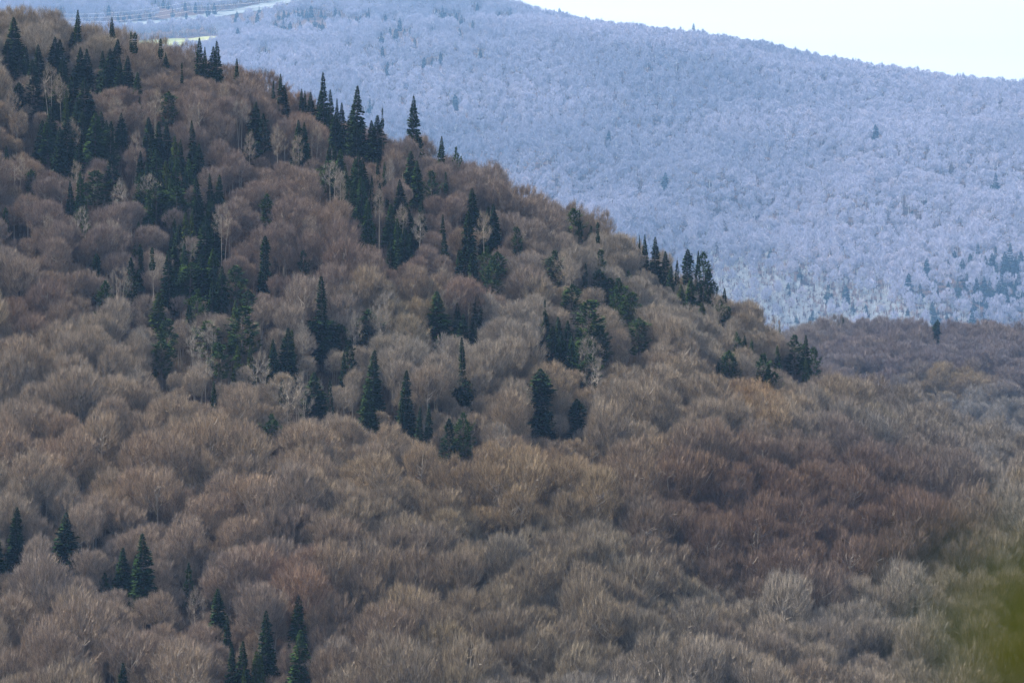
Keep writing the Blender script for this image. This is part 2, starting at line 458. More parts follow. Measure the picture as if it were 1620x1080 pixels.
# ------------------------------------------------------------------ conifers read off the photograph: tip column, tip row, row where it vanishes, width, look
CONIFERS = """
22 27 108 32 S;13 64 115 18 N;42 73 100 10 N;62 70 118 17 N;52 94 126 16 N;86 58 126 26 S;95 62 126 17 N;122 15 48 12 N;114 50 80 12 C;127 74 130 19 S;138 77 133 15 N
177 26 55 17 S;161 80 126 13 N;172 77 136 15 N;185 62 128 19 N;201 88 142 15 N;168 98 138 16 N;218 114 148 15 G;207 49 70 5 T;213 51 74 9 T;254 60 82 7 T;262 83 110 15 S
28 130 182 19 C;54 122 180 34 W;72 137 165 8 N;90 122 180 15 N;97 130 180 13 Y;115 108 186 19 N;134 122 200 21 N;104 142 182 9 Y
80 168 218 17 N;76 193 245 21 G;107 180 268 30 S;95 200 272 24 S;131 175 230 16 N;150 178 252 26 G;160 176 228 15 N;174 192 262 20 W;191 178 228 19 S;178 246 302 22 W;126 232 286 17 N
11 230 256 9 N;50 268 286 13 P;112 285 322 11 N;127 270 346 14 G;155 270 330 28 P;128 328 360 16 P
237 185 246 17 N;252 192 246 13 N;265 194 252 14 N;266 145 205 19 P;277 215 256 13 Y;285 220 252 11 N;305 190 238 12 N;316 227 268 15 N;304 228 282 18 N;222 238 270 10 N
248 235 302 23 G;263 253 297 14 Y;270 245 284 12 N;278 250 292 13 G;293 262 300 11 N;223 272 316 17 G;232 255 292 15 N;247 290 346 29 P;280 295 336 25 P;270 280 322 15 G;312 280 338 15 N;298 250 290 14 G
333 274 302 9 N;346 276 326 13 G;331 312 348 13 N;404 161 218 17 N;416 180 242 18 W;396 205 262 24 W;422 307 356 15 P
218 350 368 10 G;294 335 372 12 Y;303 335 364 10 Y;277 345 363 7 N;335 318 378 20 N;325 342 424 36 S;340 352 404 22 N;281 355 402 19 N;269 375 396 7 N;268 395 482 19 N;300 415 468 29 P
337 392 452 19 G;320 402 462 21 N;208 408 480 20 W;223 385 418 10 C;241 390 402 9 T;250 462 522 22 Y;262 505 548 23 P;255 537 596 26 P;299 475 502 11 N;312 458 502 18 P;370 420 482 25 P;392 458 492 20 P;372 475 516 15 Y
418 372 455 16 C;382 485 566 34 P;376 545 568 12 Y;396 545 568 12 Y;330 508 560 34 P;346 542 596 24 P;338 602 646 10 N;432 535 573 19 S;455 518 592 22 N;460 520 560 12 Y;448 600 636 15 N;430 655 692 20 P
432 127 150 6 N;443 116 162 10 N;450 134 174 15 N;476 140 174 9 N;482 143 174 8 N;492 145 180 14 N;512 114 182 15 N;506 142 192 17 N;524 141 182 12 N;533 155 182 8 N;540 162 192 13 N;531 180 238 19 N
472 189 262 20 S;481 193 266 19 S;564 135 222 21 N;564 195 252 19 N;557 165 222 16 N;519 232 264 13 N;529 225 272 10 N;538 235 302 17 G;567 238 332 23 S;560 250 302 15 N;596 182 252 21 N;589 190 252 17 N
598 252 280 8 N;609 255 290 9 G;605 170 192 5 T;654 150 228 26 S;520 255 306 23 P;540 245 312 19 N;552 285 323 15 P;572 278 345 17 G;582 315 382 16 G;588 278 312 8 W;600 290 316 13 W
650 238 292 17 G;660 254 302 17 G;684 270 308 15 P;705 271 286 6 T;634 283 342 16 N;619 322 378 18 G;645 325 378 22 N;618 380 426 14 N;640 360 418 19 G;668 312 346 10 N;700 338 361 7 N;703 368 402 13 W
698 215 253 12 N;722 233 258 10 P;481 396 424 12 P;510 435 555 34 D;747 297 352 21 S;740 330 424 23 S;726 395 442 19 S;748 400 442 17 N;781 322 386 21 S;771 326 372 14 N;819 359 393 13 P;787 398 452 21 P;780 408 452 18 P
877 397 440 21 P;907 330 372 22 P;917 331 354 4 T;918 350 393 11 W;935 358 378 7 P;946 350 364 6 T;903 450 492 25 P;926 417 452 10 W;691 460 530 30 G;725 478 532 13 N;734 496 532 17 N;756 464 509 17 N;753 513 532 5 N
733 532 642 23 D;692 530 546 5 G;858 582 670 33 C;862 472 487 5 T;861 495 532 20 N;875 515 572 20 N;887 530 569 19 N;898 506 566 15 G;930 475 562 34 P;922 530 574 24 P;932 560 616 27 P;950 515 572 24 P
949 395 428 13 P;950 426 462 19 P;965 440 492 23 P;979 440 502 17 P;997 462 518 21 P;1010 503 563 25 P;1012 371 386 5 N;1020 370 402 10 N;1037 374 428 15 N;1053 397 452 15 N;994 428 442 11 P
1087 393 448 17 C;1071 412 448 10 W;1105 397 452 10 W;1113 399 457 19 P;1093 438 476 17 G;1078 450 482 16 Y;1128 445 478 14 P;1145 455 487 12 N;1138 473 502 17 P;1152 485 510 9 P;1110 478 497 14 Y
1165 525 553 13 P;1179 530 552 10 G;1189 536 562 10 G;1155 555 602 22 P;1136 573 592 11 P;1207 560 602 20 P;1224 588 613 19 P;1231 546 577 11 G;1257 530 600 21 P;1274 529 582 14 N;1289 549 600 15 P;1275 563 597 10 Y
497 588 638 27 G;522 598 652 9 W;589 553 642 22 N;583 608 670 27 S;641 585 677 20 N;634 628 670 13 N;663 643 682 11 N;678 637 684 12 N;733 653 718 20 P;710 662 732 25 W;543 552 592 9 N;541 513 562 20 P;584 490 532 34 P;553 538 584 20 W
915 630 684 23 C;315 59 122 14 N;324 74 122 9 N;336 73 118 17 N;345 64 102 14 N;374 92 120 10 N;288 98 107 4 T;153 400 432 13 C;166 444 487 17 P;8 328 346 8 P
24 801 884 23 N;-1 848 888 17 N;103 809 898 42 S;193 865 932 22 N;213 878 938 16 N;227 842 948 28 N;165 906 920 10 P;299 890 946 14 W;345 930 992 22 N;360 972 1010 12 N;421 963 1058 31 S;471 940 1022 24 N
170 190 240 12 N;120 160 200 14 N;65 190 240 16 N;235 300 345 14 G;310 310 350 14 N;335 440 480 14 N;275 420 470 14 N;290 385 430 14 G;575 250 300 14 N;548 262 310 12 N;630 345 390 14 G;655 350 400 14 N;760 345 400 14 N;770 390 430 14 P
885 500 545 14 N;905 530 575 16 G;940 505 560 16 P;975 455 495 14 P;1060 420 455 12 N;1120 425 465 12 P;1215 575 605 14 G;508 500 555 24 S;350 420 460 16 N;255 270 310 14 N;240 215 260 12 N;145 150 200 14 N;100 90 140 14 N;190 90 135 12 N
473 995 1090 29 G;383 1012 1090 21 N;368 1022 1090 17 N;404 1028 1092 18 Y;412 1035 1092 14 Y;195 1047 1092 20 N;385 1050 1092 9 Y;157 1068 1092 7 Y
"""
conifers = []
for line in CONIFERS.replace(";", "\n").split("\n"):
    a = line.split()
    if len(a) == 5: conifers.append((float(a[0]), float(a[1]), float(a[2]), float(a[3]), a[4]))
conifers.append((1482, 505, 548, 13, 'C')); conifers.append((1233, 510, 526, 6, 'N')); conifers.append((1334, 502, 514, 6, 'W'))

def stand(u, v, H, lo, hi):
    """distance at which a tree of height H standing on the ground shows its tip at (u, v)"""
    D = np.linspace(lo, hi, 600)
    rx, rz = ray(u, v)
    g = ground(rx * D, D) + H - rz * D
    ok = np.where(g >= 0)[0]
    if len(ok) == 0: return D[int(np.argmax(g))]
    return D[ok[0]]

placed = []       # (x, y, z, H, Rcrown, u, vt, vb, w, look)
for (u, vt, vb, w, look) in conifers:
    D0 = 1600.0 if u in (1482, 1334, 1233) else 800.0
    vis = (vb - vt) / F * D0
    H = vis + (3.2 if vis > 6 else 6.0)
    if look in 'T': H = max(H, 15.5)
    lo, hi = (600, 905) if not (u in (1482, 1334, 1233)) else (1400, 1700)
    D = stand(u, vt, H, lo, hi)
    H *= D / D0 if False else 1
    x, y, z = at(u, vt, D)
    gz = float(ground(x, D))
    H = z - gz
    R = w / F * D / 2
    placed.append((x, D, gz, H, R, u, vt, vb, w, look))

# ------------------------------------------------------------------ bare woods: scatter
def scatter(x0, x1, y0, y1, sp, rng, jit=.42):
    nx, ny = int((x1 - x0) / sp), int((y1 - y0) / (sp * .87))
    i, j = np.meshgrid(np.arange(nx), np.arange(ny))
    x = x0 + (i + .5 * (j % 2)) * sp + rng.uniform(-jit, jit, i.shape) * sp
    y = y0 + j * sp * .87 + rng.uniform(-jit, jit, i.shape) * sp
    return x.ravel(), y.ravel()

rn = np.random.default_rng(5)
bx, by = scatter(-260, 300, 566, 1730, 5.5, rn)
half = 0.1266 * by + 52
m = np.abs(bx) < half
bx, by = bx[m], by[m]
m = (by < 915) | ((bx > 20) & (by < 1010)) | ((bx > 45) & (by > 1330))
bx, by = bx[m], by[m]
bz = ground(bx, by)
bs = rn.uniform(.68, 1.22, len(bx))
# smaller trees high on the hill, broader crowns low down
bs *= np.interp(by, [600, 720, 850, 1700], [1.05, 1.02, .84, .95])
bt = rn.integers(0, len(BARE), len(bx))
cu = np.array([p[5] for p in placed]); cvt = np.array([p[6] for p in placed]); cvb = np.array([p[7] for p in placed]); cw = np.array([p[8] for p in placed]); cy = np.array([p[1] for p in placed])
cxw = np.array([p[0] for p in placed])
def clear_of_conifers(X, Y, Z, S, K, near=2.2):
    """crowns that would stand in front of a conifer's visible part are left out"""
    keep = np.ones(len(X), bool)
    for i in range(len(X)):
        H = BARE[K[i]][2] * S[i]; R = BARE[K[i]][3] * S[i]
        u, vt, d = project(X[i], Y[i], Z[i] + H)
        rp = R / d * F
        beh = (cy > Y[i] - 1) & (np.abs(cu - u) < rp * .8 + cw * .42)
        dd = np.clip(np.abs(cu - u) / rp, 0, 1)
        top = vt + (1 - np.sqrt(1 - dd ** 2)) * rp * .9
        if np.any(beh & (top < cvb - 6) & (top > cvt - 60)): keep[i] = False
        if np.any((np.abs(cxw - X[i]) < near) & (np.abs(cy - Y[i]) < near)): keep[i] = False
    return keep
keep = clear_of_conifers(bx, by, bz, bs, bt)
bx, by, bz, bs, bt = bx[keep], by[keep], bz[keep], bs[keep], bt[keep]
# younger trees filling the gaps
sx_, sy_ = scatter(-170, 170, 590, 905, 4.6, rn, .5)
m = np.abs(sx_) < .1266 * sy_ + 45
sx_, sy_ = sx_[m], sy_[m]; sz_ = ground(sx_, sy_); ssc = rn.uniform(.4, .8, len(sx_)); sk = rn.integers(0, len(BARE), len(sx_))
keep = clear_of_conifers(sx_, sy_, sz_, ssc, sk, .8)
sx_, sy_, sz_, ssc, sk = sx_[keep], sy_[keep], sz_[keep], ssc[keep], sk[keep]

# stands of different species: column, row, half width, half height, tint of their twigs, word for the label
STANDS = [(250, 690, 380, 170, (1.10, 1.04, .97), "tan"), (300, 960, 400, 150, (1.02, .97, .97), "grey-brown"), (820, 950, 330, 170, (.90, .90, .86), "grey"), (1270, 850, 260, 120, (.66, .55, .52), "dark brown"),
          (1480, 720, 170, 80, (.85, .90, 1.0), "grey"), (400, 300, 480, 200, (.84, .77, .80), "purplish brown"), (1480, 575, 230, 62, (.72, .72, .90), "purplish brown"), (900, 700, 300, 120, (1.0, .94, .86), "brown"), (800, 800, 200, 70, (1.05, 1.0, .9), "tan"),
          (1200, 665, 38, 42, (1.08, .92, .70), "orange-brown"), (1500, 622, 70, 25, (.90, .86, .74), "olive-gold"), (440, 945, 60, 40, (1.02, .86, .82), "reddish"), (745, 460, 40, 32, (.86, .72, .69), "reddish"), (50, 490, 45, 35, (.82, .70, .68), "reddish"),
          (640, 510, 80, 50, (1.08, 1.02, .86), "sandy"), (15, 200, 45, 45, (1.08, .98, .85), "sandy"), (500, 175, 60, 30, (.85, .72, .70), "reddish"), (70, 730, 60, 50, (1.12, .98, .86), "sandy"), (900, 600, 90, 40, (1.1, 1.0, .85), "tan")]
def tint_at(x, y, z, words=False):
    u, v, d = project(np.asarray(x, float), np.asarray(y, float), np.asarray(z, float))
    acc = np.ones((len(u), 3)); wd = np.zeros(len(u), int) - 1
    for k, (cu_, cv_, ru, rv_, c, w_) in enumerate(STANDS):
        q = ((u - cu_) / ru) ** 2 + ((v - cv_) / rv_) ** 2
        f = np.clip(1.5 - q, 0, 1) ** .7
        acc = acc * (1 - f[:, None]) + np.array(c) * f[:, None] if ru < 100 else acc * (1 + (np.array(c) - 1) * f[:, None])
        wd[q < .8] = k
    return (acc, wd) if words else acc

# how much of each crown shows from the camera (coarse depth buffer)
BW, BH = 540, 360
def seen_counts(items):
    order = np.argsort([it[3] for it in items])
    buf = np.zeros((BH, BW), bool); cnt = np.zeros(len(items))
    yy, xx = np.mgrid[0:BH, 0:BW]
    for k in order:
        u, v, r, d, rv = items[k]
        x0, x1 = int(max(0, (u - r) / 3)), int(min(BW, (u + r) / 3 + 1)); y0, y1 = int(max(0, (v - rv) / 3)), int(min(BH, (v + rv) / 3 + 1))
        if x1 <= x0 or y1 <= y0: continue
        mm = ((xx[y0:y1, x0:x1] * 3 - u) / r) ** 2 + ((yy[y0:y1, x0:x1] * 3 - v) / rv) ** 2 < 1
        b = buf[y0:y1, x0:x1]
        cnt[k] = np.count_nonzero(mm & ~b); b |= mm
    return cnt
items = []
for i in range(len(bx)):
    H = BARE[bt[i]][2] * bs[i]; R = BARE[bt[i]][3] * bs[i]
    u, v, d = project(bx[i], by[i], bz[i] + H * .68)
    items.append((u, v, R / d * F, d, H * .33 / d * F))
cnt = seen_counts(items)
pick = np.argsort(-cnt)[:296]
pick = [int(i) for i in pick if cnt[i] > 0]
pickset = set(pick)

def ordinal(n):
    return ["first", "second", "third", "fourth", "fifth", "sixth", "seventh", "eighth", "ninth", "tenth", "eleventh", "twelfth", "thirteenth", "fourteenth", "fifteenth",
            "sixteenth", "seventeenth", "eighteenth", "nineteenth", "twentieth"][n] if n < 20 else "%dth" % (n + 1)

def make_tree(kind, tmpl, loc, rz, scl, label, cat, group, tint=None):
    r = bpy.data.objects.new(kind, None)
    r.empty_display_size = .5
    r.location = loc; r.rotation_euler = (0, 0, rz); r.scale = scl
    link(r); tag(r, label, cat, group)
    t = link(bpy.data.objects.new("trunk", tmpl[0]), r)
    c = link(bpy.data.objects.new("crown", tmpl[1]), r)
    if tint is not None: c.color = (*[float(q) for q in tint], 1)
    return r

# names of places in the photograph used by the labels
def place(u, v):
    col = "far left" if u < 230 else "left" if u < 470 else "left of centre" if u < 700 else "centre" if u < 930 else "right of centre" if u < 1160 else "right" if u < 1400 else "far right"
    row = int(v // 120)
    return col, row

# -- bare trees as individuals
b_tint, b_word = tint_at(bx, by, bz + 9, True)
cells = {}
for i in pick:
    u, v, r, d, rv = items[i]
    ci = int(min(max(u, 0), 1619) // 203); cj = int(min(max(v - rv, 0), 1079) // 90)
    cells.setdefault((ci, cj), []).append((u, i))
COLN = ["left edge", "left side", "left of middle", "left of centre", "right of centre", "right of middle", "right side", "right edge"]
ROWN = ["top", "second", "third", "fourth", "fifth", "sixth", "seventh", "eighth", "ninth", "tenth", "eleventh", "bottom"]
LOOKS = ["round", "broad", "fan-shaped", "domed", "spreading", "dense", "loose", "wide", "upswept"]
def rowname(cj): return "top band" if cj == 0 else "bottom band" if cj == 11 else "%s band from top" % ROWN[cj]
for (ci, cj), lst in cells.items():
    lst.sort()
    for k, (u, i) in enumerate(lst):
        hue = STANDS[b_word[i]][5] if b_word[i] >= 0 else "brown"
        label = "%s %s leafless tree, %s from left, %s, %s" % (hue, LOOKS[bt[i]], ordinal(k), COLN[ci], rowname(cj))
        s = bs[i]
        make_tree("bare_tree", BARE[bt[i]], (bx[i], by[i], bz[i]), random.uniform(0, 6.28), (s, s, s * random.uniform(.92, 1.08)), label, "tree", "leafless trees on the near hillside", b_tint[i])

# -- birches with pale stems: column and row of the stem's foot, stem height in rows
BIRCHES = "355 215 60;440 300 55;448 455 50;525 355 55;538 380 60;560 410 50;122 345 60;28 345 50;155 385 55;600 400 45;663 440 55;745 520 45;766 445 40;795 240 40;925 430 40;1075 570 60;1045 625 50;1105 650 60;1095 480 40;178 455 60;135 425 50;305 265 50;470 320 45;440 690 70;472 700 70;480 620 50;620 640 50;700 630 55;990 800 60;700 420 45;68 870 70;45 985 60;355 1062 80;312 1050 70;790 900 80;1240 820 60;1452 760 60;1370 780 55;850 380 45;395 305 40;500 280 40;1330 650 50;215 305 45;790 790 60"
bl = []
rb = random.Random(77)
extra = []
while len(extra) < 60:
    u_, v_ = rb.uniform(10, 1250), rb.uniform(200, 720)
    if v_ > 190 + max(0, u_ - 300) * .42: extra.append("%d %d 50" % (u_, v_))
for s in BIRCHES.split(";")[::3] + BIRCHES.split(";")[1::3] + extra:
    u, v, h = [float(a) for a in s.split()]
    D = stand(u, v - 12, 2.0, 600, 900)
    x, y, z = at(u, v, D)
    bl.append((u, v, x, D, float(ground(x, D))))
bl.sort()
for k, (u, v, x, y, z) in enumerate(bl):
    up = sorted([q for q in bl if abs(q[0] - u) < 90], key=lambda q: q[1])
    near = min(placed, key=lambda p: (p[5] - u) ** 2 + ((p[6] + p[7]) / 2 - v) ** 2)
    side = "left" if near[5] > u else "right"
    label = "slender white-stemmed birch, %s birch counting from the left, %s of the nearest conifer" % (ordinal(k) if k < 20 else "%dth" % (k + 1), side)
    s = random.uniform(.75, .95)
    make_tree("birch_tree", BIRCH[k % 4], (x, y, z), random.uniform(0, 6.28), (s, s, s), label, "birch", "pale birches among the grey trees")

# -- conifers
NAMES = {'N': ("spruce_tree", "narrow dark spruce"), 'S': ("spruce_tree", "broad dark spruce"), 'D': ("spruce_tree", "two-tiered dark spruce"), 'C': ("spruce_tree", "blunt columnar spruce"),
         'P': ("pine_tree", "loose green pine"), 'Y': ("cedar_tree", "yellow-green cedar"), 'G': ("fir_tree", "mid-green fir"), 'W': ("spruce_tree", "thin ragged spruce"), 'T': ("spruce_tree", "small-topped bare-stemmed spruce")}
ccells = {}
for k, p in enumerate(placed):
    ci = int(min(max(p[5], 0), 1619) // 203); cj = int(min(max(p[6], 0), 1079) // 90)
    ccells.setdefault((p[9], ci, cj), []).append((p[5], k))
clabel = {}
for (lk, ci, cj), lst in ccells.items():
    lst.sort()
    nm = NAMES[lk][1]
    rowt = rowname(cj)
    for q, (u, k) in enumerate(lst):
        clabel[k] = ("%s, %s from left, %s, %s" % (nm, ordinal(q), COLN[ci], rowt)) if len(lst) > 1 else ("only %s, %s, %s" % (nm, COLN[ci], rowt))
for k, (x, y, gz, H, R, u, vt, vb, w, look) in enumerate(placed):
    T = CON[look][k % len(CON[look])]
    nm = NAMES[look][0]
    sxy = R / T[3] * (1.65 if look in 'NGYWP' else 1.45); sz = H / T[2]
    if look == 'T': sxy = R / T[3]
    make_tree(nm, T, (x, y, gz), random.uniform(0, 6.28), (sxy, sxy, sz), clabel[k], nm.split("_")[0], {"spruce_tree": "dark spruces on the near hill", "pine_tree": "green pines on the near hill", "cedar_tree": "yellow-green cedars on the near hill", "fir_tree": "green firs on the near hill"}[nm])

# ------------------------------------------------------------------ masses nobody could count: points carrying whole trees
def tree_mass(name, label, cat, X, Y, Z, S, templates, sd, idx_=None, tints=None):
    col = bpy.data.collections.new(name + "_kinds")
    for i, (me_, n) in enumerate(templates):
        o = bpy.data.objects.new("%s_kind_%02d" % (name, i), me_); col.objects.link(o)
    me = bpy.data.meshes.new(name)
    me.from_pydata(np.c_[X, Y, Z].tolist(), [], [])
    r = np.random.default_rng(sd)
    for an, dt, val in (("s", 'FLOAT', S), ("rz", 'FLOAT', r.uniform(0, 6.28, len(X))), ("k", 'INT', (r.integers(0, len(templates), len(X)) if idx_ is None else idx_))):
        a = me.attributes.new(an, dt, 'POINT'); a.data.foreach_set("value", np.ascontiguousarray(val, dtype=np.float32 if dt == 'FLOAT' else np.int32))
    if tints is not None:
        a = me.attributes.new("tint", 'FLOAT_VECTOR', 'POINT'); a.data.foreach_set("vector", np.ascontiguousarray(tints, dtype=np.float32).ravel())
    ob = bpy.data.objects.new(name, me); link(ob)
    g = bpy.data.node_groups.new(name, 'GeometryNodeTree')
    g.interface.new_socket("Geometry", in_out='INPUT', socket_type='NodeSocketGeometry')
    g.interface.new_socket("Geometry", in_out='OUTPUT', socket_type='NodeSocketGeometry')
    N = g.nodes.new
    gi, go = N('NodeGroupInput'), N('NodeGroupOutput')
    iop = N('GeometryNodeInstanceOnPoints'); ci = N('GeometryNodeCollectionInfo')
    ci.inputs["Collection"].default_value = col; ci.inputs["Separate Children"].default_value = True; ci.inputs["Reset Children"].default_value = True
    def attr(n, t):
        a = N('GeometryNodeInputNamedAttribute'); a.data_type = t; a.inputs["Name"].default_value = n; return a.outputs["Attribute"]
    cb = N('ShaderNodeCombineXYZ')
    g.links.new(attr("rz", 'FLOAT'), cb.inputs[2])
    e2r = N('FunctionNodeEulerToRotation'); g.links.new(cb.outputs[0], e2r.inputs[0])
    g.links.new(gi.outputs[0], iop.inputs["Points"]); g.links.new(ci.outputs[0], iop.inputs["Instance"])
    iop.inputs["Pick Instance"].default_value = True
    g.links.new(attr("k", 'INT'), iop.inputs["Instance Index"])
    g.links.new(e2r.outputs[0], iop.inputs["Rotation"]); g.links.new(attr("s", 'FLOAT'), iop.inputs["Scale"])
    g.links.new(iop.outputs[0], go.inputs[0])
    md = ob.modifiers.new("trees", 'NODES'); md.node_group = g
    tag(ob, label, cat, kind='stuff')
    return ob

def joined(name, T, C, mt, mc):
    J = MB(); J.v = list(T.v); J.f = list(T.f); J.m = [0] * len(T.f)
    n = len(J.v); J.v += C.v; J.f += [tuple(q + n for q in f) for f in C.f]; J.m += [1 - q if len(T.f) else 1 for q in C.m]
    return J.mesh(name, [mt, mc])

rest = np.array([i for i in range(len(bx)) if i not in pickset])
tm = []
for i in range(9):
        # same trees as above, trunk and crown joined
    a, c = BARE[i][0], BARE[i][1]
    mj = bpy.data.meshes.new("bare_tree_whole")
    va = np.empty(len(a.vertices) * 3); a.vertices.foreach_get("co", va); vc = np.empty(len(c.vertices) * 3); c.vertices.foreach_get("co", vc)
    na = len(a.vertices)
    fa = [tuple(p.vertices) for p in a.polygons]; fc = [tuple(v + na for v in p.vertices) for p in c.polygons]
    mj.from_pydata(np.r_[va, vc].reshape(-1, 3).tolist(), [], fa + fc)
    mj.materials.append(M_BARK); mj.materials.append(M_TWIG_I)
    mj.polygons.foreach_set("material_index", [0] * len(fa) + [1 - p.material_index for p in c.polygons]); mj.update()
    tm.append((mj, 0))
tree_mass("bare_woodland", "further leafless brown woodland filling the near hillside between the larger trees", "woodland",
          np.r_[bx[rest], sx_], np.r_[by[rest], sy_], np.r_[bz[rest], sz_], np.r_[bs[rest], ssc], tm, 3, np.r_[bt[rest], sk],
          tints=tint_at(np.r_[bx[rest], sx_], np.r_[by[rest], sy_], np.r_[bz[rest], sz_] + 7))

# undergrowth: knee-high to head-high bare brush in the gaps
brush = []
for i in range(3):
    B = MB(); r_ = random.Random(900 + i)
    for q in range(260):
        x, y = r_.gauss(0, 1.1), r_.gauss(0, 1.1)
        L = r_.uniform(.8, 3.4); w = .03
        a = r_.uniform(0, 6.28)
        tx, ty = x * 1.25 + r_.gauss(0, .3), y * 1.25 + r_.gauss(0, .3)
        B.tri((x - math.cos(a) * w, y - math.sin(a) * w, -.2), (x + math.cos(a) * w, y + math.sin(a) * w, -.2), (tx, ty, L))
    brush.append((B.mesh("brush", [M_TWIG_I]), 0))
ux, uy = scatter(-150, 150, 590, 915, 3.4, rn, .5)
m = (np.abs(ux) < .1266 * uy + 8)
ux, uy = ux[m], uy[m]
tree_mass("undergrowth", "low brown brush growing between the trunks on the near hillside", "undergrowth", ux, uy, ground(ux, uy), rn.uniform(.6, 1.2, len(ux)), brush, 8, tints=tint_at(ux, uy, ground(ux, uy)) * .72)  # tint darkened: shade between the trunks is put into the brush colour

# ------------------------------------------------------------------ the hill beyond
# far conifers: tip column, tip row, height in rows
FARC = """
632 28 18;640 45 8;700 8 20;690 14 8;722 20 10;730 24 12;755 4 12;790 18 10;808 12 16;748 32 11;727 44 8;684 42 10;649 42 8;656 60 10;603 50 15;617 42 12;626 45 17;630 52 12;605 72 14;613 98 13;621 98 12;671 90 13;697 82 14;684 90 8;760 77 12;712 22 8
584 70 8;551 66 9;492 8 18;498 26 14;485 14 12;478 16 10;471 12 14;466 16 10;449 16 14;441 18 10;456 18 12;459 34 16;448 30 20;436 32 12;508 16 8;514 18 10;531 12 14;537 17 8;552 25 8;570 24 10;564 26 8;583 12 15;610 22 14;622 22 8;420 75 9;421 108 14
375 18 14;372 22 10;392 24 10;407 20 16;410 10 8;488 28 12;505 36 12;510 30 14;475 34 10
963 206 20;1029 104 12;1052 272 24;1385 196 24;1575 274 28;1465 314 12;1443 332 10;1097 37 9;885 12 7;770 152 0;720 148 18;585 155 20;627 152 0
1219 392 12;1332 385 12;1265 422 12;1247 446 12;1265 452 10;1310 450 18;1316 462 10;1338 450 22;1350 478 12;1370 480 10;1286 490 9;1291 494 8;1260 498 12;1281 500 10;1413 486 12;1436 486 14;1466 408 26;1465 412 22
1523 408 26;1510 396 12;1547 384 22;1559 404 18;1570 400 26;1577 414 20;1588 416 22;1596 420 18;1598 384 36;1615 396 22;1602 422 20;1612 430 24;1545 438 26;1557 436 20;1566 440 22;1580 442 24;1590 446 24;1604 450 18;1500 444 16;1437 432 30;1456 448 18;1475 476 14;1478 488 18;1484 488 18;1498 494 16;1538 492 20;1513 500 12;1564 504 14;1520 454 12
1530 430 20;1552 450 18;1572 458 18;1585 432 22;1608 440 22;1618 460 18;1540 470 16;1560 475 16;1595 470 16;1515 440 16;1480 440 16;1590 398 26;1575 390 20;1607 405 24;1535 400 18;1500 410 14
293 2 12;258 0 10;266 2 10;246 0 8;309 4 14;329 6 18;339 4 16;295 20 10;273 12 14;97 10 12;172 8 14;196 20 10;205 22 10;237 20 9;221 20 10;187 22 10;376 44 14
"""
FCON = []
for i in range(3):
    T, C = conifer(600 + i, 16, 3.0, ('cone', 'spire', 'tier')[i], sprays=4, step=.7, ss=1.9)
    FCON.append(joined("distant_spruce", T, C, M_TRUNKC, M_FNEEDLE))
fc = []
for s in FARC.replace("\n", ";").split(";"):
    a = s.split()
    if len(a) == 3 and float(a[2]) > 0:
        fc.append(tuple(float(q) for q in a))
fcells = {}
for k, (u, v, h) in enumerate(fc):
    fcells.setdefault((int(u // 162), int(v // 60)), []).append((u, k))
fl = {}
for (ci, cj), lst in fcells.items():
    lst.sort()
    for q, (u, k) in enumerate(lst):
        sz = "tall" if fc[k][2] > 17 else "tiny" if fc[k][2] < 11 else "small"
        fl[k] = "%s hazy far spruce, %s from left, %s tenth across, %s strip down" % (sz, ordinal(q), ordinal(ci), ordinal(cj))
farpos = []
for k, (u, v, h) in enumerate(fc):
    lo, hi = 2700 * FS, 4900 * FS
    h *= 1.08
    Hm = h / F * 3700 * FS + 7.5
    D = stand(u, v, Hm, lo, hi)
    x, y, z = at(u, v, D); gz = float(ground(x, y)); H = max(z - gz, 6)
    o = bpy.data.objects.new("spruce_tree", FCON[k % 3]); link(o)
    w = H / 16 * random.uniform(.85, 1.1)
    o.location = (x, y, gz); o.scale = (w, w, H / 16); o.rotation_euler = (0, 0, random.uniform(0, 6))
    farpos.append((u, v, h, y))
    tag(o, fl[k], "distant spruce", "hazy spruces on the far hill")

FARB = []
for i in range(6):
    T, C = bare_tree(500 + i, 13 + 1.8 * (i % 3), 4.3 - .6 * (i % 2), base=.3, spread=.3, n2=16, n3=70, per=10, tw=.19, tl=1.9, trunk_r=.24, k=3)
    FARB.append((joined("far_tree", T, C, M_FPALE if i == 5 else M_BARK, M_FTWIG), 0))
PALE = []
for i in range(3):
    T, C = bare_tree(520 + i, 12, 2.6, base=.35, n2=10, n3=36, per=6, tw=.17, tl=1.6, trunk_r=.26, k=3, stems=2)
    PALE.append((joined("pale_tree", T, C, M_FPALE, M_FPALE), 0))

fx, fy = scatter(-1300, 1300, 2400, 8500, 14.5, rn)
m = np.abs(fx) < .1266 * fy + 60
fx, fy = fx[m], fy[m]
m = (fy > 4650) | (rn.random(len(fx)) < .35)
fx, fy = fx[m], fy[m]
fz = ground(fx, fy)
fu, fv, fd = project(fx, fy, fz)
def inpoly(u, v, poly):
    c = np.zeros(len(u), bool); n = len(poly)
    for i in range(n):
        x1, y1 = poly[i]; x2, y2 = poly[(i + 1) % n]
        t = ((y1 > v) != (y2 > v)) & (u < (x2 - x1) * (v - y1) / (y2 - y1 + 1e-9) + x1)
        c ^= t
    return c
FIELD = [(200, 67), (240, 63), (335, 56), (348, 60), (345, 68), (300, 75), (240, 80), (190, 84)]
CUT = [(60, 47), (180, 44), (260, 39), (350, 28), (430, 14), (500, -4), (520, -14), (490, -12), (400, 9), (320, 23), (240, 33), (150, 39), (60, 42)]
STAND = [(1085, 415), (1160, 425), (1240, 440), (1330, 455), (1440, 485), (1560, 520), (1620, 530), (1620, 560), (1200, 560), (1085, 520)]
far_ok = np.ones(len(fx), bool)
